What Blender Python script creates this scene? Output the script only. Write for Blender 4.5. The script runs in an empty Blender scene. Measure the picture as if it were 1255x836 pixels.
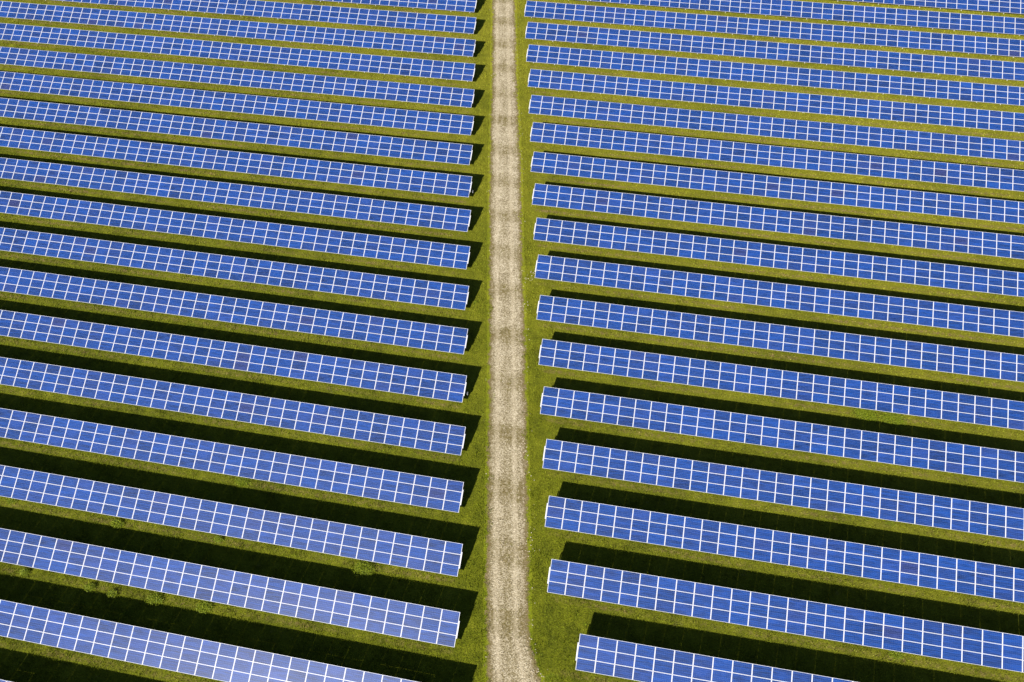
import bpy, bmesh, math, random
import numpy as np
from mathutils import Matrix, Vector

random.seed(7)
rng = np.random.default_rng(11)
S = bpy.context.scene
COL = S.collection

# ------------------------------------------------------------------ camera
cam_d = bpy.data.cameras.new('camera')
cam = bpy.data.objects.new('camera', cam_d)
COL.objects.link(cam)
S.camera = cam
CP = Vector((5.3281, -17.2777, 72.768))
CR = Vector((0.983956, 0.177392, -0.019034))
CU = Vector((-0.131781, 0.794555, 0.592719))
CF = Vector((-0.120267, 0.580701, -0.805184))
M4 = Matrix((CR, CU, -CF)).transposed().to_4x4()
M4.translation = CP
cam.matrix_world = M4
cam_d.sensor_width = 36.0
cam_d.lens = 26.9812
cam_d.clip_start = 0.5
cam_d.clip_end = 9000.0
FPX = 940.6

# ------------------------------------------------------------------ light
SUN = Vector((-0.5575, -1.4248, 1.0)).normalized()
world = bpy.data.worlds.new('World')
S.world = world
world.use_nodes = True
wn = world.node_tree
sky = wn.nodes.new('ShaderNodeTexSky')
sky.sky_type = 'NISHITA'
sky.sun_disc = False
sky.air_density = 0.7
sky.dust_density = 0.4
sky.sun_elevation = math.asin(SUN.z)
sky.sun_rotation = math.atan2(SUN.x, SUN.y) % (2 * math.pi)
wn.links.new(sky.outputs[0], wn.nodes['Background'].inputs[0])
wn.nodes['Background'].inputs[1].default_value = 0.05
sun_d = bpy.data.lights.new('sun', 'SUN')
sun_d.energy = 5.0
sun_d.angle = math.radians(0.5)
sun_d.color = (1.0, 0.94, 0.84)
sun = bpy.data.objects.new('sun', sun_d)
COL.objects.link(sun)
sun.rotation_euler = SUN.to_track_quat('Z', 'Y').to_euler()
sun.location = (0, 0, 120)
S.view_settings.view_transform = 'Standard'
S.view_settings.look = 'None'
S.view_settings.gamma = 1.0
S.view_settings.exposure = 0.90
try:
    S.view_settings.use_curve_mapping = False
except Exception:
    pass

# ------------------------------------------------------------------ layout
P = 6.3902                                   # row to row
TILT = 0.41248
SP, CPX = 1.019, 1.68                        # module pitch up the slope / along the row
MW, MH = 1.6625, 1.007
HLOW = 0.7016                                # height of the low edge
DY = [0.055, 0.028, 0.005, -0.074, -0.049, -0.04, -0.02, 0.023, 0.033, 0.023, 0.045, 0.023, -0.053, -0.013, 0.029, 0.004, -0.018]
RE = {0: 6.52, 1: 3.01, 2: 1.8, 3: 0.59, 4: -0.68, 5: -1.86, 6: -3.13, 7: -4.39, 8: -5.6, 9: -6.85, 10: -8.08, 11: -9.23,
      12: -10.49, 13: -11.7, 14: -13.04, 15: -14.27, 16: -15.51, 17: -16.75, 18: -18.0}
LE = {-2: -2.05, -1: -3.25, 0: -4.48, 1: -5.63, 2: -6.92, 3: -8.1, 4: -9.36, 5: -10.6, 6: -11.85, 7: -13.08, 8: -14.33, 9: -15.53,
      10: -16.81, 11: -17.97, 12: -19.23, 13: -20.45, 14: -21.73, 15: -22.95, 16: -24.16}
def row_y(i): return i * P + (DY[i] if 0 <= i < len(DY) else 0.0)

def project(v):
    d = Vector(v) - CP
    z = d.dot(CF)
    return 627.5 + FPX * d.dot(CR) / z, 418 - FPX * d.dot(CU) / z, z

# ------------------------------------------------------------------ node helpers
class NT:
    def __init__(s, mat):
        mat.use_nodes = True
        s.t = mat.node_tree
        s.t.nodes.clear()
        s.out = s.n('ShaderNodeOutputMaterial')
    def n(s, typ, **kw):
        o = s.t.nodes.new(typ)
        for k, v in kw.items():
            setattr(o, k, v)
        return o
    def put(s, sock, v):
        if hasattr(v, 'is_output'):
            s.t.links.new(v, sock)
        elif v is not None:
            sock.default_value = v
    def math(s, op, a, b=None, c=None, clamp=False):
        o = s.n('ShaderNodeMath', operation=op, use_clamp=clamp)
        for k, v in enumerate((a, b, c)):
            if v is not None:
                s.put(o.inputs[k], v)
        return o.outputs[0]
    def noise(s, vec, scale, detail=3.0, rough=0.55):
        o = s.n('ShaderNodeTexNoise')
        s.put(o.inputs['Vector'], vec)
        o.inputs['Scale'].default_value = scale
        o.inputs['Detail'].default_value = detail
        o.inputs['Roughness'].default_value = rough
        return o.outputs['Fac']
    def step(s, v, a, b, lo=0.0, hi=1.0):
        o = s.n('ShaderNodeMapRange', interpolation_type='SMOOTHSTEP')
        s.put(o.inputs['Value'], v)
        for k, q in zip(('From Min', 'From Max', 'To Min', 'To Max'), (a, b, lo, hi)):
            o.inputs[k].default_value = q
        return o.outputs[0]
    def mix(s, f, a, b, mode='MIX'):
        o = s.n('ShaderNodeMix', data_type='RGBA', blend_type=mode)
        s.put(o.inputs[0], f)
        for k, v in ((6, a), (7, b)):
            s.put(o.inputs[k], v if hasattr(v, 'is_output') else (*v, 1.0))
        return o.outputs[2]
    def ramp(s, f, stops):
        o = s.n('ShaderNodeValToRGB')
        s.put(o.inputs[0], f)
        e = o.color_ramp.elements
        while len(e) < len(stops):
            e.new(0.5)
        for k, (q, c) in enumerate(stops):
            e[k].position = q
            e[k].color = (*c, 1.0)
        return o.outputs[0]
    def xyz(s, v):
        o = s.n('ShaderNodeSeparateXYZ')
        s.put(o.inputs[0], v)
        return o.outputs
    def bsdf(s, col, rough=0.6, spec=0.5, metal=0.0, normal=None, trans=0.0):
        o = s.n('ShaderNodeBsdfPrincipled')
        s.put(o.inputs['Base Color'], col if hasattr(col, 'is_output') else (*col, 1.0))
        s.put(o.inputs['Roughness'], rough)
        s.put(o.inputs['Specular IOR Level'], spec)
        o.inputs['Metallic'].default_value = metal
        if normal is not None:
            s.put(o.inputs['Normal'], normal)
        return o.outputs[0]
    def bump(s, h, strength, dist):
        o = s.n('ShaderNodeBump')
        s.put(o.inputs['Height'], h)
        o.inputs['Strength'].default_value = strength
        o.inputs['Distance'].default_value = dist
        return o.outputs[0]
    def finish(s, sh):
        s.t.links.new(sh, s.out.inputs[0])

def grass_colour(nt):
    """olive meadow colour from the world position: patches, tufts, dry strip along the drip line of the rows"""
    pos = nt.n('ShaderNodeNewGeometry').outputs['Position']
    x, y, z = nt.xyz(pos)
    big = nt.noise(pos, 0.09, 3.0)
    mid = nt.noise(pos, 0.7, 4.0, 0.6)
    fine = nt.noise(pos, 5.0, 5.0, 0.72)
    v = nt.math('ADD', nt.math('MULTIPLY', big, 0.26), nt.math('MULTIPLY', mid, 0.36))
    v = nt.math('ADD', v, nt.math('MULTIPLY', fine, 0.44))
    col = nt.ramp(v, [(0.33, (0.036, 0.048, 0.002)), (0.45, (0.092, 0.116, 0.004)), (0.57, (0.165, 0.192, 0.006)), (0.70, (0.27, 0.275, 0.022))])
    col = nt.mix(nt.math('MULTIPLY', nt.step(nt.math('ADD', y, nt.math('MULTIPLY', x, 0.5)), -10.0, 95.0), nt.step(big, 0.30, 0.60, 0.45, 0.90)), col, nt.mix(mid, (0.16, 0.17, 0.008), (0.34, 0.325, 0.028)))  # far grass painted yellower and brighter, imitating view-angle brightening under a sun behind
    # lush clover patches
    lush = nt.step(nt.noise(pos, 0.33, 3.0, 0.6), 0.66, 0.74)
    col = nt.mix(nt.math('MULTIPLY', lush, 0.5), col, (0.10, 0.165, 0.008))
    # dry, trampled strip under the low edges
    fr = nt.math('FRACT', nt.math('DIVIDE', nt.math('ADD', y, 0.85), P))
    band = nt.math('MULTIPLY', nt.step(fr, 0.03, 0.08), nt.step(fr, 0.10, 0.16, 1.0, 0.0))
    road = nt.math('ABSOLUTE', nt.math('ADD', x, nt.math('MULTIPLY', y, 0.192)))
    band = nt.math('MULTIPLY', band, nt.math('MULTIPLY', nt.step(road, 4.2, 5.4), nt.step(nt.noise(pos, 0.12, 3.0), 0.36, 0.62, 0.25, 1.0)))
    dry = nt.step(nt.noise(pos, 2.4, 5.0, 0.8), 0.42, 0.60)
    col = nt.mix(nt.math('MULTIPLY', nt.math('MULTIPLY', band, dry), nt.step(y, 10.0, 60.0, 0.55, 0.95)), col, (0.27, 0.185, 0.085))
    # scattered pale dead spots
    spot = nt.step(nt.noise(pos, 0.55, 5.0, 0.75), 0.63, 0.72)
    col = nt.mix(nt.math('MULTIPLY', spot, nt.step(y, 40.0, 110.0, 0.28, 0.75)), col, (0.30, 0.26, 0.11))
    return pos, col, fine

def mat_ground():
    m = bpy.data.materials.new('meadow_soil')
    nt = NT(m)
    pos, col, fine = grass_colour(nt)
    clod = nt.noise(pos, 9.0, 4.0, 0.7)
    col = nt.mix(nt.step(clod, 0.35, 0.65, 0.6, 0.1), col, (0.050, 0.044, 0.008))
    nt.finish(nt.bsdf(col, 0.95, 0.1, normal=nt.bump(clod, 0.9, 0.09)))
    return m

def mat_grass():
    m = bpy.data.materials.new('grass_blades')
    nt = NT(m)
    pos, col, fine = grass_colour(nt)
    rnd = nt.n('ShaderNodeNewGeometry').outputs['Random Per Island']
    hs = nt.n('ShaderNodeHueSaturation')
    nt.put(hs.inputs['Color'], col)
    nt.put(hs.inputs['Hue'], nt.math('ADD', nt.math('MULTIPLY', rnd, 0.03), 0.485))
    nt.put(hs.inputs['Value'], nt.math('ADD', nt.math('MULTIPLY', rnd, 1.1), 0.60))
    d = nt.bsdf(hs.outputs[0], 0.75, 0.25)
    t = nt.n('ShaderNodeBsdfTranslucent')
    nt.put(t.inputs[0], hs.outputs[0])
    mx = nt.n('ShaderNodeMixShader')
    mx.inputs[0].default_value = 0.25
    nt.t.links.new(d, mx.inputs[1]); nt.t.links.new(t.outputs[0], mx.inputs[2])
    nt.finish(mx.outputs[0])
    return m

def mat_road():
    m = bpy.data.materials.new('gravel')
    nt = NT(m)
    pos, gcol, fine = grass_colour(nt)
    x, y, z = nt.xyz(pos)
    uv = nt.n('ShaderNodeUVMap', uv_map='UVMap').outputs[0]
    u, v, _ = nt.xyz(uv)
    peb = nt.n('ShaderNodeTexVoronoi'); nt.put(peb.inputs['Vector'], pos); peb.inputs['Scale'].default_value = 13.0
    pr, pg, pb = nt.xyz(peb.outputs['Color'])
    n1 = nt.noise(pos, 0.8, 4.0, 0.65)
    n2 = nt.noise(pos, 4.0, 4.0, 0.7)
    vv = nt.math('ADD', nt.math('MULTIPLY', pr, 0.36), nt.math('ADD', nt.math('MULTIPLY', n1, 0.26), nt.math('MULTIPLY', n2, 0.38)))
    col = nt.ramp(vv, [(0.27, (0.10, 0.080, 0.045)), (0.41, (0.265, 0.218, 0.140)), (0.53, (0.42, 0.36, 0.245)), (0.70, (0.66, 0.59, 0.45))])
    # earthy, half overgrown cross bands where the cable trenches pass
    ph = nt.math('ADD', nt.math('DIVIDE', nt.math('SUBTRACT', y, 16.4), 6.54), nt.math('MULTIPLY', nt.math('SUBTRACT', n1, 0.5), 0.16))
    tri = nt.math('ABSOLUTE', nt.math('SUBTRACT', nt.math('FRACT', nt.math('ADD', ph, 0.5)), 0.5))
    band = nt.step(nt.math('ADD', tri, nt.math('MULTIPLY', nt.math('SUBTRACT', n2, 0.5), 0.22)), 0.08, 0.27, 1.0, 0.0)
    brk = nt.step(nt.noise(pos, 1.8, 4.0, 0.7), 0.33, 0.60)
    # worn middle, two pale wheel tracks, patchy weathering along the road, soft brown verges
    n3 = nt.noise(pos, 0.22, 3.0, 0.6)
    cu = nt.math('ABSOLUTE', nt.math('SUBTRACT', u, 0.50))
    wob = nt.math('MULTIPLY', nt.math('SUBTRACT', n3, 0.5), 0.12)
    tr = nt.math('ABSOLUTE', nt.math('SUBTRACT', nt.math('ABSOLUTE', nt.math('ADD', nt.math('SUBTRACT', u, 0.46), wob)), 0.20))
    track = nt.step(tr, 0.01, 0.085, 1.0, 0.0)
    lng = nt.n('ShaderNodeCombineXYZ')
    nt.put(lng.inputs[0], nt.math('MULTIPLY', u, 13.0)); nt.put(lng.inputs[1], nt.math('MULTIPLY', v, 0.35))
    streak = nt.step(nt.noise(lng.outputs[0], 1.0, 3.0, 0.65), 0.42, 0.68)
    amp = nt.step(n3, 0.32, 0.60, 0.35, 1.0)
    wear_and_view_tone = nt.math('ADD', nt.math('MULTIPLY', streak, 0.42), nt.math('MULTIPLY', nt.step(cu, 0.02, 0.12, 1.0, 0.0), 0.20))
    wear_and_view_tone = nt.math('MULTIPLY', nt.math('ADD', wear_and_view_tone, nt.step(y, -5.0, 55.0, 0.40, 0.05)), nt.math('SUBTRACT', 1.0, nt.math('MULTIPLY', track, 0.6)))  # near road painted darker, imitating how far gravel brightens towards the antisolar point
    fleck = nt.step(nt.noise(pos, 3.2, 5.0, 0.8), 0.40, 0.58, 0.35, 1.0)
    earth_and_view_tone = nt.math('ADD', wear_and_view_tone, nt.math('MULTIPLY', nt.math('MULTIPLY', band, amp), nt.math('ADD', 0.44, nt.math('MULTIPLY', brk, 0.48))))
    earth_and_view_tone = nt.math('MULTIPLY', earth_and_view_tone, fleck, clamp=True)
    col = nt.mix(earth_and_view_tone, col, nt.mix(pr, (0.105, 0.082, 0.026), (0.23, 0.185, 0.090)))
    col = nt.mix(nt.math('MULTIPLY', track, 0.25), col, (0.54, 0.46, 0.32))
    rag = nt.math('ADD', nt.math('MULTIPLY', nt.math('SUBTRACT', nt.noise(pos, 1.5, 5.0, 0.75), 0.5), 0.34), nt.math('MULTIPLY', nt.math('SUBTRACT', n3, 0.5), 0.16))
    edge = nt.math('ADD', cu, rag)
    col = nt.mix(nt.step(edge, 0.29, 0.43), col, nt.mix(pr, (0.125, 0.095, 0.036), (0.20, 0.155, 0.075)))
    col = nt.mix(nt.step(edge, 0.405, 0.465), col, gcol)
    h = nt.math('ADD', peb.outputs['Distance'], n2)
    nt.finish(nt.bsdf(col, 0.95, 0.15, normal=nt.bump(h, 0.6, 0.05)))
    return m

def mat_cells():
    m = bpy.data.materials.new('polycrystalline_cells')
    nt = NT(m)
    uv = nt.n('ShaderNodeUVMap', uv_map='UVMap').outputs[0]          # cells: 10 x 6
    u, v, _ = nt.xyz(uv)
    at = nt.n('ShaderNodeAttribute', attribute_name='tone').outputs['Fac']
    hu = nt.n('ShaderNodeAttribute', attribute_name='hue').outputs['Fac']
    # random value of each cell, and of the crystal grain
    cell = nt.n('ShaderNodeTexWhiteNoise', noise_dimensions='3D')
    cv = nt.n('ShaderNodeCombineXYZ')
    nt.put(cv.inputs[0], nt.math('FLOOR', u)); nt.put(cv.inputs[1], nt.math('FLOOR', v)); nt.put(cv.inputs[2], nt.math('MULTIPLY', at, 91.7))
    nt.put(cell.inputs[0], cv.outputs[0])
    sv = nt.n('ShaderNodeCombineXYZ')
    nt.put(sv.inputs[0], nt.math('MULTIPLY', u, 0.11)); nt.put(sv.inputs[1], nt.math('MULTIPLY', v, 1.25)); nt.put(sv.inputs[2], nt.math('MULTIPLY', at, 57.0))
    streak = nt.noise(sv.outputs[0], 1.0, 2.0, 0.6)
    val = nt.math('ADD', nt.math('MULTIPLY', cell.outputs[0], 0.09), nt.math('MULTIPLY', nt.step(streak, 0.30, 0.70), 0.52))
    val = nt.math('ADD', nt.math('ADD', val, 0.24), nt.math('MULTIPLY', at, 0.50))
    blue = nt.mix(hu, (0.0035, 0.042, 0.222), (0.026, 0.032, 0.130))
    mv = nt.n('ShaderNodeVectorMath', operation='SCALE')
    nt.put(mv.inputs[0], blue); nt.put(mv.inputs['Scale'], val)
    col = mv.outputs[0]
    # busbars along the long side, gaps between the cells, white backsheet margin
    fu = nt.math('ABSOLUTE', nt.math('SUBTRACT', nt.math('FRACT', u), 0.5))
    fv = nt.math('ABSOLUTE', nt.math('SUBTRACT', nt.math('FRACT', v), 0.5))
    bb = nt.math('ABSOLUTE', nt.math('SUBTRACT', nt.math('FRACT', nt.math('MULTIPLY', v, 3.0)), 0.5))
    col = nt.mix(nt.math('MULTIPLY', nt.math('LESS_THAN', bb, 0.022), 0.45), col, (0.16, 0.22, 0.42))
    gap = nt.math('MAXIMUM', nt.math('GREATER_THAN', fu, 0.487), nt.math('GREATER_THAN', fv, 0.478))
    col = nt.mix(nt.math('MULTIPLY', gap, 0.45), col, (0.22, 0.29, 0.52))
    o1 = nt.math('MAXIMUM', nt.math('LESS_THAN', u, 0.0), nt.math('GREATER_THAN', u, 10.0))
    o2 = nt.math('MAXIMUM', nt.math('LESS_THAN', v, 0.0), nt.math('GREATER_THAN', v, 6.0))
    col = nt.mix(nt.math('MAXIMUM', o1, o2), col, (0.62, 0.63, 0.69))
    b = nt.n('ShaderNodeBsdfPrincipled')
    nt.put(b.inputs['Base Color'], col)
    b.inputs['Roughness'].default_value = 0.30
    b.inputs['Specular IOR Level'].default_value = 0.48
    nt.finish(b.outputs[0])
    return m

def mat_plain(name, c, rough=0.5, spec=0.5, metal=0.0, var=0.12, scale=3.0):
    m = bpy.data.materials.new(name)
    nt = NT(m)
    tc = nt.n('ShaderNodeTexCoord').outputs['Object']
    k = nt.noise(tc, scale, 3.0)
    col = nt.mix(nt.math('MULTIPLY', k, var * 2), c, tuple(q * 0.6 for q in c))
    nt.finish(nt.bsdf(col, rough, spec, metal))
    return m

def mat_leaf():
    m = bpy.data.materials.new('weed_leaf')
    nt = NT(m)
    rnd = nt.n('ShaderNodeNewGeometry').outputs['Random Per Island']
    col = nt.ramp(rnd, [(0.0, (0.11, 0.155, 0.004)), (0.6, (0.21, 0.275, 0.006)), (1.0, (0.33, 0.38, 0.02))])
    d = nt.bsdf(col, 0.6, 0.3)
    t = nt.n('ShaderNodeBsdfTranslucent'); nt.put(t.inputs[0], col)
    mx = nt.n('ShaderNodeMixShader'); mx.inputs[0].default_value = 0.3
    nt.t.links.new(d, mx.inputs[1]); nt.t.links.new(t.outputs[0], mx.inputs[2])
    nt.finish(mx.outputs[0])
    return m

MG, MGR, MR, MC = mat_ground(), mat_grass(), mat_road(), mat_cells()
MF = mat_plain('frame_aluminium', (0.56, 0.575, 0.64), 0.38, 0.6, 0.0, 0.05)
MZ = mat_plain('galvanised_steel', (0.62, 0.63, 0.65), 0.42, 0.6, 0.25, 0.15, 6.0)
MW_ = mat_plain('end_rail_coating', (0.60, 0.61, 0.66), 0.42, 0.5, 0.0, 0.05)
MB = mat_plain('module_backsheet', (0.30, 0.30, 0.31), 0.6, 0.3, 0.0, 0.05)
ML = mat_leaf()
MJ = mat_plain('grey_enclosure', (0.22, 0.23, 0.25), 0.5, 0.4, 0.0, 0.1)
MST = mat_plain('pale_stone', (0.46, 0.40, 0.29), 0.9, 0.2, 0.0, 0.3, 8.0)

def link(name, me, parent=None, loc=None):
    o = bpy.data.objects.new(name, me)
    COL.objects.link(o)
    if parent is not None:
        o.parent = parent
    if loc is not None:
        o.location = loc
    return o

# ------------------------------------------------------------------ setting: ground, road
def ground():
    bm = bmesh.new()
    for a in (-1, 1):
        pass
    n = 28
    xs = sorted({*np.linspace(-160, 120, n).tolist(), -3500, -900, 900, 3500})
    ys = sorted({*np.linspace(-40, 180, n).tolist(), -3500, -900, 900, 3500})
    vs = [[bm.verts.new((x, y, 0)) for x in xs] for y in ys]
    for j in range(len(ys) - 1):
        for i in range(len(xs) - 1):
            bm.faces.new((vs[j][i], vs[j][i + 1], vs[j + 1][i + 1], vs[j + 1][i]))
    me = bpy.data.meshes.new('meadow_ground'); bm.to_mesh(me); bm.free()
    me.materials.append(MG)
    o = link('meadow_ground', me); o['kind'] = 'structure'
ground()

RL = [(-60, 9.5), (-12, 0.95), (-2.15, -0.98), (4.9, -2.46), (12.59, -3.92), (32.71, -7.64), (50.02, -11.07), (65.6, -14.08), (84.45, -17.54), (107.66, -22.02), (190, -38.0)]
RR = [(-60, 15.5), (-12, 8.2), (-4.0, 5.05), (-1.08, 3.51), (0.26, 2.81), (1.85, 2.02), (5.56, 1.33), (13.25, -0.05), (33.35, -3.76), (50, -7.0), (66.24, -10.02), (85.01, -13.86), (108.2, -18.28), (190, -34.2)]
def road_edge(T, y):
    return np.interp(y, [a for a, b in T], [b for a, b in T])
def gravel_road():
    ys = np.arange(-60, 190, 0.7)
    NU = 9
    verts, faces, uvs = [], [], []
    for y in ys:
        l, r = float(road_edge(RL, y)), float(road_edge(RR, y))
        w = 0.10 * (r - l)
        l -= w; r += w                                     # soft verge either side
        for k in range(NU):
            f = k / (NU - 1)
            verts.append((l + (r - l) * f, y, 0.005))
            uvs.append((f, y))
    for j in range(len(ys) - 1):
        for k in range(NU - 1):
            a = j * NU + k
            faces.append((a, a + 1, a + NU + 1, a + NU))
    me = bpy.data.meshes.new('gravel_road'); me.from_pydata(verts, [], faces)
    uvl = me.uv_layers.new(name='UVMap')
    for lp in me.loops:
        uvl.data[lp.index].uv = uvs[lp.vertex_index]
    me.materials.append(MR)
    o = link('gravel_road', me); o['kind'] = 'structure'
gravel_road()

# ------------------------------------------------------------------ grass (uncountable)
def bnoise(x, y, scale, seed):
    r = np.random.default_rng(seed)
    g = r.random((256, 256))
    u, v = x * scale + 100, y * scale + 100
    i, j = np.floor(u).astype(int), np.floor(v).astype(int)
    fu, fv = u - i, v - j
    fu = fu * fu * (3 - 2 * fu); fv = fv * fv * (3 - 2 * fv)
    def G(a, b): return g[a % 256, b % 256]
    return (G(i, j) * (1 - fu) + G(i + 1, j) * fu) * (1 - fv) + (G(i, j + 1) * (1 - fu) + G(i + 1, j + 1) * fu) * fv

def grass():
    y0, y1 = -18.0, 130.0
    N = 3000000
    ys = y0 + (y1 - y0) * rng.random(N) ** 1.25
    xl = np.interp(ys, [-18, 130], [-48, -135]) - 6
    xr = np.interp(ys, [-18, 130], [48, 76]) + 6
    xs = xl + (xr - xl) * rng.random(N)
    l, r = road_edge(RL, ys), road_edge(RR, ys)
    wob = (bnoise(xs, ys, 0.45, 13) - 0.5) * 0.7 + (bnoise(xs, ys, 1.6, 3) - 0.5) * 0.9 + (bnoise(xs, ys, 4.0, 4) - 0.5) * 0.7
    inside = np.minimum(xs - l, r - xs) + wob
    keep = inside < 0.02
    band = np.abs(((ys - 16.4) / 6.54 + 0.5) % 1.0 - 0.5)
    sparse = (inside > 0) & (rng.random(N) < np.where(band < 0.2, 0.07, 0.012))
    keep |= sparse
    bare = bnoise(xs, ys, 0.8, 5) * 0.6 + bnoise(xs, ys, 2.6, 6) * 0.4
    tuft = bnoise(xs, ys, 3.3, 8) * 0.5 + bnoise(xs, ys, 6.5, 9) * 0.5
    keep &= rng.random(N) < np.clip(1.5 - 1.0 * bare, 0.35, 1.0) * np.clip((tuft - 0.25) * 3.2, 0.12, 1.0)
    xs, ys, ins, tuft = xs[keep], ys[keep], inside[keep], tuft[keep]
    n = len(xs)
    tall = (0.6 + 0.8 * bnoise(xs, ys, 0.5, 7)) * (0.45 + 1.3 * tuft)
    hgt = (0.06 + 0.09 * rng.random(n)) * tall
    hgt[ins > 0.0] *= 0.55
    wid = (0.022 + 0.03 * rng.random(n)) * (1 + np.clip(ys, 0, 130) / 130)
    a = rng.random(n) * 2 * np.pi
    lean = 0.05 + 0.09 * rng.random(n)
    la = rng.random(n) * 2 * np.pi
    co = np.empty((n, 3, 3), np.float32)
    dx, dy = np.cos(a) * wid / 2, np.sin(a) * wid / 2
    co[:, 0] = np.stack([xs - dx, ys - dy, np.full(n, 0.0)], 1)
    co[:, 1] = np.stack([xs + dx, ys + dy, np.full(n, 0.0)], 1)
    co[:, 2] = np.stack([xs + np.cos(la) * lean, ys + np.sin(la) * lean, hgt], 1)
    me = bpy.data.meshes.new('meadow_grass')
    me.vertices.add(n * 3); me.loops.add(n * 3); me.polygons.add(n)
    me.vertices.foreach_set('co', co.ravel())
    me.loops.foreach_set('vertex_index', np.arange(n * 3, dtype=np.int32))
    me.polygons.foreach_set('loop_start', np.arange(0, n * 3, 3, dtype=np.int32))
    me.update(calc_edges=True)
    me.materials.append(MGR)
    o = link('meadow_grass', me)
    o['kind'] = 'stuff'
    o['label'] = 'short olive green meadow grass between the solar panel rows'
    o['category'] = 'grass'
grass()

def stones():
    verts, faces = [], []
    def stone(x, y, s):
        b = len(verts)
        for k in range(5):
            t = 2 * math.pi * k / 5 + random.random() * 0.7
            q = s * random.uniform(0.6, 1.0)
            verts.append((x + math.cos(t) * q, y + math.sin(t) * q, 0.006))
            verts.append((x + math.cos(t) * q * 0.6, y + math.sin(t) * q * 0.6, s * random.uniform(0.5, 0.8)))
        for k in range(5):
            c, d = b + 2 * k, b + 2 * ((k + 1) % 5)
            faces.append((c, d, d + 1, c + 1))
        faces.append(tuple(b + 2 * k + 1 for k in range(5)))
    for _ in range(1500):
        y = random.uniform(-8, 112)
        l, r = float(road_edge(RL, y)), float(road_edge(RR, y))
        if random.random() < 0.72:
            x = random.uniform(l + 0.3, r - 0.2)
        elif random.random() < 0.8:
            x = r + random.gauss(0, 0.35)
        else:
            x = l + random.gauss(0, 0.25)
        stone(x, y, random.uniform(0.03, 0.085))
    # loose heaps the photo shows on the right verge
    for cx, cy, n in ((0.7, 10.9, 12), (2.1, 1.2, 16), (3.1, -0.9, 30), (-1.5, 21.0, 14), (-4.9, 45.5, 18), (-5.2, 40.5, 16)):
        for _ in range(n):
            stone(cx + random.gauss(0, 0.35), cy + random.gauss(0, 0.55), random.uniform(0.04, 0.10))
    me = bpy.data.meshes.new('loose_stones'); me.from_pydata(verts, [], faces); me.materials.append(MST)
    o = link('loose_stones', me)
    o['kind'] = 'stuff'; o['label'] = 'pale loose stones strewn over the gravel road and its verge'; o['category'] = 'stones'
stones()

# ------------------------------------------------------------------ solar rows
LX, LY, FD = 0.020, 0.015, 0.030            # frame lip widths, frame depth
def module_arrays():
    """one framed module, lower left corner at the origin, lying in the slope plane; returns verts, faces, material index"""
    V, F, Mi = [], [], []
    def quad(a, m):
        b = len(V); V.extend(a); F.append((b, b + 1, b + 2, b + 3)); Mi.append(m)
    def box(x0, x1, y0, y1, z0, z1, m):
        b = len(V)
        V.extend([(x0, y0, z0), (x1, y0, z0), (x1, y1, z0), (x0, y1, z0), (x0, y0, z1), (x1, y0, z1), (x1, y1, z1), (x0, y1, z1)])
        for f in ((3, 2, 1, 0), (4, 5, 6, 7), (0, 1, 5, 4), (1, 2, 6, 5), (2, 3, 7, 6), (3, 0, 4, 7)):
            F.append(tuple(b + k for k in f)); Mi.append(m)
    box(0, MW, 0, LY, -FD, 0, 0); box(0, MW, MH - LY, MH, -FD, 0, 0)
    box(0, LX, LY, MH - LY, -FD, 0, 0); box(MW - LX, MW, LY, MH - LY, -FD, 0, 0)
    quad([(LX, LY, -0.003), (MW - LX, LY, -0.003), (MW - LX, MH - LY, -0.003), (LX, MH - LY, -0.003)], 1)      # glass face
    quad([(LX, MH - LY, -0.008), (MW - LX, MH - LY, -0.008), (MW - LX, LY, -0.008), (LX, LY, -0.008)], 2)      # backsheet
    for cx in (0.38, MW - 0.38):                                                                               # clamps
        box(cx - 0.035, cx + 0.035, MH + 0.001, SP - 0.001, -0.03, 0.006, 0)
        box(cx - 0.035, cx + 0.035, MH - 0.016, MH + 0.0005, 0.001, 0.006, 0)
    return V, F, Mi
V0, F0, M0 = module_arrays()
MXG, MYG = LX + 0.017, LY + 0.008           # where the cells begin
def uv_of(p):
    return ((p[0] - MXG) / (MW - 2 * MXG) * 10.0, (p[1] - MYG) / (MH - 2 * MYG) * 6.0)

def tone_hue():
    q = random.random()
    tone = min(1.0, max(0.0, random.gauss(0.5, 0.17)))
    hue = min(1.0, abs(random.gauss(0.0, 0.12)))
    if q < 0.012:
        hue = random.uniform(0.55, 0.85); tone *= 0.75
    elif q < 0.10:
        hue = random.uniform(0.18, 0.42)
    elif q < 0.20:
        tone = random.uniform(0.05, 0.2)
    return tone, hue

def build_modules(name, spots):
    """mesh of the modules whose lower left corners are given in the slope plane, each with its own tone and hue"""
    nv = len(V0)
    verts, faces, mi, tone, hue, uv = [], [], [], [], [], []
    for k, (x, y, th) in enumerate(spots):
        verts += [(p[0] + x, p[1] + y, p[2]) for p in V0]
        faces += [tuple(i + k * nv for i in f) for f in F0]
        mi += M0
        tone += [th[0]] * len(F0); hue += [th[1]] * len(F0)
        for f in F0:
            uv += [uv_of(V0[i]) for i in f]
    me = bpy.data.meshes.new(name)
    me.from_pydata(verts, [], faces)
    me.polygons.foreach_set('material_index', mi)
    l = me.uv_layers.new(name='UVMap')
    l.data.foreach_set('uv', np.array(uv, np.float32).ravel())
    a = me.attributes.new('tone', 'FLOAT', 'FACE'); a.data.foreach_set('value', tone)
    b = me.attributes.new('hue', 'FLOAT', 'FACE'); b.data.foreach_set('value', hue)
    for m in (MF, MC, MB):
        me.materials.append(m)
    return me
VARIANTS = [build_modules('solar_module', [(0, 0, tone_hue())]) for _ in range(90)]

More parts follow.
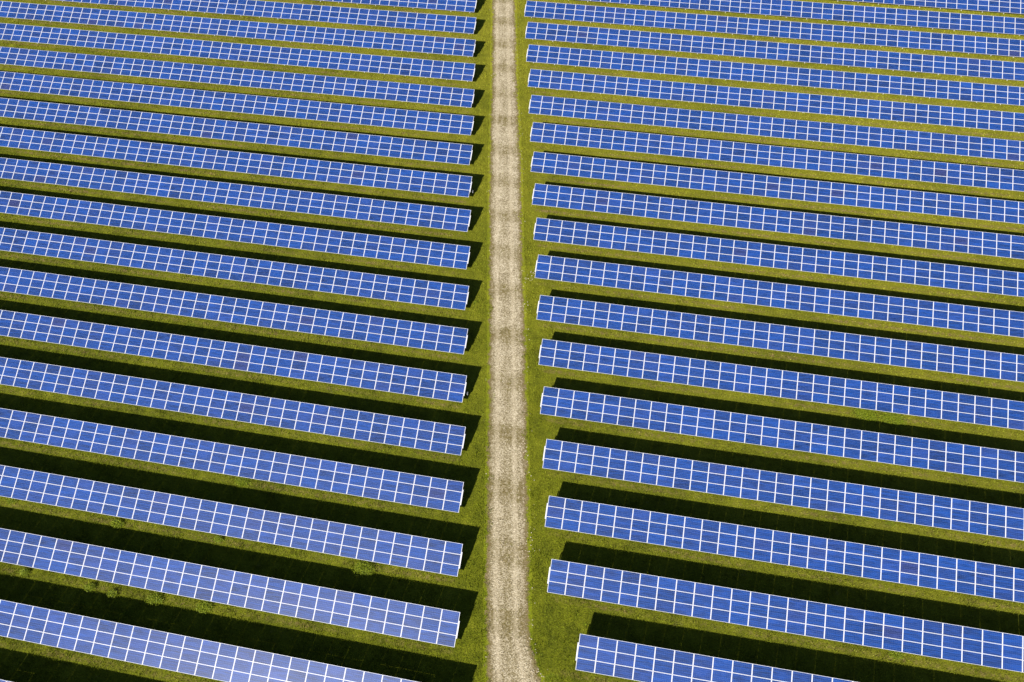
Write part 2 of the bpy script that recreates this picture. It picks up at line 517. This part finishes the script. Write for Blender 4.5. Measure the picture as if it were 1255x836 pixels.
def beam(name, x0, x1, y0, y1, z0, z1, mat, c=0.008):
    """folded steel section: a bevelled bar with lipped ends, in slope coordinates"""
    bm = bmesh.new()
    bmesh.ops.create_cube(bm, size=1.0)
    for v in bm.verts:
        v.co = ((x0 + x1) / 2 + v.co.x * (x1 - x0), (y0 + y1) / 2 + v.co.y * (y1 - y0), (z0 + z1) / 2 + v.co.z * (z1 - z0))
    bmesh.ops.bevel(bm, geom=bm.edges[:], offset=c, segments=1, affect='EDGES')
    me = bpy.data.meshes.new(name); bm.to_mesh(me); bm.free(); me.materials.append(mat)
    return me

def h_post(name, h):
    """H-section driven post from 0.4 m below the turf to height h"""
    w, t, d = 0.10, 0.008, 0.10
    prof = [(-w/2, -d/2), (w/2, -d/2), (w/2, -d/2 + t), (t/2, -d/2 + t), (t/2, d/2 - t), (w/2, d/2 - t), (w/2, d/2), (-w/2, d/2), (-w/2, d/2 - t), (-t/2, d/2 - t), (-t/2, -d/2 + t), (-w/2, -d/2 + t)]
    n = len(prof)
    verts = [(x, y, -0.4) for x, y in prof] + [(x, y, h) for x, y in prof]
    faces = [(k, (k + 1) % n, n + (k + 1) % n, n + k) for k in range(n)] + [tuple(range(n, 2 * n))]
    me = bpy.data.meshes.new(name); me.from_pydata(verts, [], faces); me.materials.append(MZ)
    return me

V_LOW, V_HIGH = 0.80, 2.25                   # purlin lines up the slope
ct, st = math.cos(TILT), math.sin(TILT)
def slope_pt(v, n=0.0):                      # slope coordinate -> local (y, z)
    return v * ct - n * st, HLOW + v * st + n * ct
POST_F = h_post('post', slope_pt(V_LOW, -0.24)[1])
POST_R = h_post('post', slope_pt(V_HIGH, -0.24)[1])
RAFTER = beam('rafter', -0.03, 0.03, 0.30, 2.78, -0.26, -0.141, MZ)
ENDRAIL = {s: beam('end_rail', *sorted((s * 0.020, s * 0.095)), 0.76, 2.30, -0.13, -0.012, MW_) for s in (-1, 1)}

ORD = ['first', 'second', 'third', 'fourth', 'fifth', 'sixth', 'seventh', 'eighth', 'ninth', 'tenth', 'eleventh', 'twelfth', 'thirteenth',
       'fourteenth', 'fifteenth', 'sixteenth', 'seventeenth', 'eighteenth', 'nineteenth', 'twentieth']

def in_view(p, m=0):
    x, y, z = project(p)
    return -m < x < 1255 + m and -m < y < 836 + m

def solar_row(i, side, xe, label):
    y = row_y(i)
    # how far the row runs: to a little beyond the frame
    s = 1 if side == 'R' else -1
    nc = 4
    for c in range(1, 90):
        if any(in_view((xe + s * c * CPX, y + q, HLOW + z), 25) for q, z in ((0, 0), (2.8, 1.2))):
            nc = max(nc, c + 3)
    x0 = 0.0 if s > 0 else -nc * CPX
    L = nc * CPX - (CPX - MW)
    root = bpy.data.objects.new('solar_panel_row', None)
    COL.objects.link(root)
    root.location = (xe, y, 0)
    root.empty_display_size = 0.5
    # rows are set out a fraction of a degree off parallel
    root.rotation_euler.z = (-0.0042 + i * 0.00087) if s < 0 else 0.0045 * max(0.0, 1 - i / 9)
    root['label'] = label; root['category'] = 'solar panels'; root['group'] = 'solar panel rows in the meadow'
    off = (CPX - MW) if s < 0 else 0.0
    cells = []
    for c in range(nc):
        for k in range(3):
            mx, my = x0 + c * CPX + off, k * SP
            py, pz = slope_pt(my + MH / 2)
            w = (xe + mx + MW / 2, y + py, pz)
            vis = in_view(w, 8)
            cells.append((not vis, (Vector(w) - CP).length, mx, my))
    cells.sort()
    ti = TILT + math.radians(random.gauss(0, 0.25))
    rot = (ti, 0, 0)
    for nv_, d, mx, my in [q for q in cells[:100] if not q[0]]:
        o = link('solar_module', random.choice(VARIANTS), root)
        py, pz = slope_pt(my, random.uniform(-0.002, 0.002))
        o.location = (mx, py, pz)
        o.rotation_euler = (ti + math.radians(random.gauss(0, 0.18)), math.radians(random.gauss(0, 0.10)), 0)
    rest = cells[:100] and [q for q in cells[:100] if q[0]] + cells[100:]
    if rest:
        me = build_modules('solar_modules', [(mx, my, tone_hue()) for _, _, mx, my in rest])
        o = link('solar_modules', me, root, (0, 0, HLOW)); o.rotation_euler = rot; o['kind'] = 'stuff'
    xa, xb = x0 + off, x0 + off + L
    for v in (V_LOW, V_HIGH):
        o = link('purlin', beam('purlin', xa + 0.02, xb - 0.02, v - 0.03, v + 0.03, -0.139, -0.037, MZ), root, (0, 0, HLOW)); o.rotation_euler = rot
    o = link('end_rail', ENDRAIL[-s], root, (xa if s > 0 else xb, 0, HLOW)); o.rotation_euler = rot
    if s < 0 and i in (4, 9):
        bm = bmesh.new()
        bmesh.ops.create_cube(bm, size=1.0)
        for v in bm.verts:
            v.co = (0.27 + v.co.x * 0.16, 1.35 + v.co.y * 0.26, 0.55 + v.co.z * 0.36)
        bmesh.ops.bevel(bm, geom=bm.edges[:], offset=0.02, segments=2, affect='EDGES')
        me = bpy.data.meshes.new('junction_box'); bm.to_mesh(me); bm.free(); me.materials.append(MJ)
        jb = link('junction_box', me, root)
        link('bracket', beam('bracket', -0.35, 0.19, 1.31, 1.39, 0.56, 0.62, MZ), jb)
    c = 0.62
    while c < nc:
        px = (c * CPX) if s > 0 else -c * CPX
        o = link('rafter', RAFTER, root, (px, 0, HLOW)); o.rotation_euler = rot
        for me, v in ((POST_F, V_LOW), (POST_R, V_HIGH)):
            py, pz = slope_pt(v, -0.20)
            link('post', me, root, (px + 0.085, py, 0))
        c += 2.0
    return root

for i in sorted(LE):
    if i == -2:
        lab = 'corner of a solar panel row barely showing at the bottom left corner of the photo'
    elif i == 1 - 2:
        lab = 'pale blue solar panel row cut by the bottom edge, left of the gravel road'
    elif i == 0:
        lab = 'blue solar panel row with violet glare left of the road, third from the bottom'
    elif i == 16:
        lab = 'solar panel row left of the road, farthest away, cut by the top edge'
    else:
        lab = 'blue solar panel row left of the gravel road, %s from the bottom edge' % ORD[i + 2]
    solar_row(i, 'L', LE[i], lab)
for i in sorted(RE):
    if i == 0:
        lab = 'bottom right blue solar panel row, its end set farther back from the gravel road'
    elif i == 18:
        lab = 'sliver of solar panel row in the top right corner of the photo'
    else:
        lab = 'blue solar panel row right of the gravel road, %s from the bottom edge' % ORD[i]
    solar_row(i, 'R', RE[i], lab)

# ------------------------------------------------------------------ weeds
def weed(x, y, r, h, label):
    verts, faces = [], []
    root = bpy.data.objects.new('weed_clump', None); COL.objects.link(root); root.location = (x, y, 0)
    root['label'] = label; root['category'] = 'weed'; root['group'] = 'leafy weeds among the rows'
    n = int(760 * r * r + 120)
    sv, sf = [], []
    for _ in range(n):
        t = random.random() * 6.283; q = r * math.sqrt(random.random()) * random.uniform(0.55, 1.0)
        px, py = q * math.cos(t) * 1.25, q * math.sin(t) * 0.9
        pz = h * random.uniform(0.25, 1.0) * (1.0 - 0.55 * (q / r) ** 2)
        a = random.random() * 6.283; l = random.uniform(0.07, 0.16); w = l * random.uniform(0.35, 0.55); d = random.uniform(-0.4, 0.5)
        ca, sa = math.cos(a), math.sin(a)
        b = len(verts)
        for u_, v_ in ((0, 0), (0.45, 0.5), (1, 0), (0.45, -0.5)):
            verts.append((px + ca * u_ * l - sa * v_ * w, py + sa * u_ * l + ca * v_ * w, pz + d * u_ * l + (0.02 if v_ else 0)))
        faces.append((b, b + 1, b + 2, b + 3))
    for _ in range(int(26 * r) + 4):
        t = random.random() * 6.283; q = r * 0.7 * random.random()
        px, py = q * math.cos(t), q * math.sin(t); b = len(sv); hh = h * random.uniform(0.6, 0.95)
        for k in range(3):
            g = 2.094 * k
            sv.append((px * 0.6 + 0.012 * math.cos(g), py * 0.6 + 0.012 * math.sin(g), 0)); sv.append((px + 0.005 * math.cos(g), py + 0.005 * math.sin(g), hh))
        for k in range(3):
            c, d = b + 2 * k, b + 2 * ((k + 1) % 3)
            sf.append((c, d, d + 1, c + 1))
    me = bpy.data.meshes.new('foliage'); me.from_pydata(verts, [], faces); me.materials.append(ML); link('foliage', me, root)
    me = bpy.data.meshes.new('stem'); me.from_pydata(sv, [], sf); me.materials.append(ML); link('stem', me, root)

weed(-40.3, -0.5, 0.55, 0.40, 'green weed clump below the third lowest left row, left one of a close pair')
weed(-37.85, -0.7, 0.50, 0.45, 'bright round weed clump below the third lowest left row, right one of a close pair')
weed(-33.6, -0.45, 0.80, 0.35, 'wide low weed patch below the third lowest left row, right of the close pair')
weed(-28.6, -0.35, 0.75, 0.35, 'green weed patch below the third lowest left row, rightmost of its weeds')
weed(-47.4, -0.2, 0.50, 0.35, 'green weed clump at the left edge below the third lowest left row')
weed(-14.8, 5.75, 1.05, 0.50, 'leafy weed clump below the fourth lowest left row, near its right end')
weed(-40.8, 6.0, 0.60, 0.35, 'green weed clump below the fourth lowest left row, above the close pair of weeds')
weed(-30.0, 6.2, 0.50, 0.30, 'small weed clump below the fourth lowest left row, midway along it')
weed(-30.0, 12.6, 0.85, 0.35, 'leafy weed patch below the fifth lowest left row')
weed(-52.9, 6.5, 0.50, 0.30, 'small weed clump below the fourth lowest left row, at the left edge')
weed(34.6, 6.4, 0.60, 0.25, 'green weed patch below the second lowest right row, far right')
weed(26.0, 49.6, 0.80, 0.30, 'green weed patch between two rows in the upper right of the field')
weed(34.2, 31.75, 1.35, 0.24, 'yellow green weed patch between right rows, left one of two touching patches')
weed(37.0, 31.5, 1.35, 0.24, 'yellow green weed patch between right rows, right one of two touching patches')
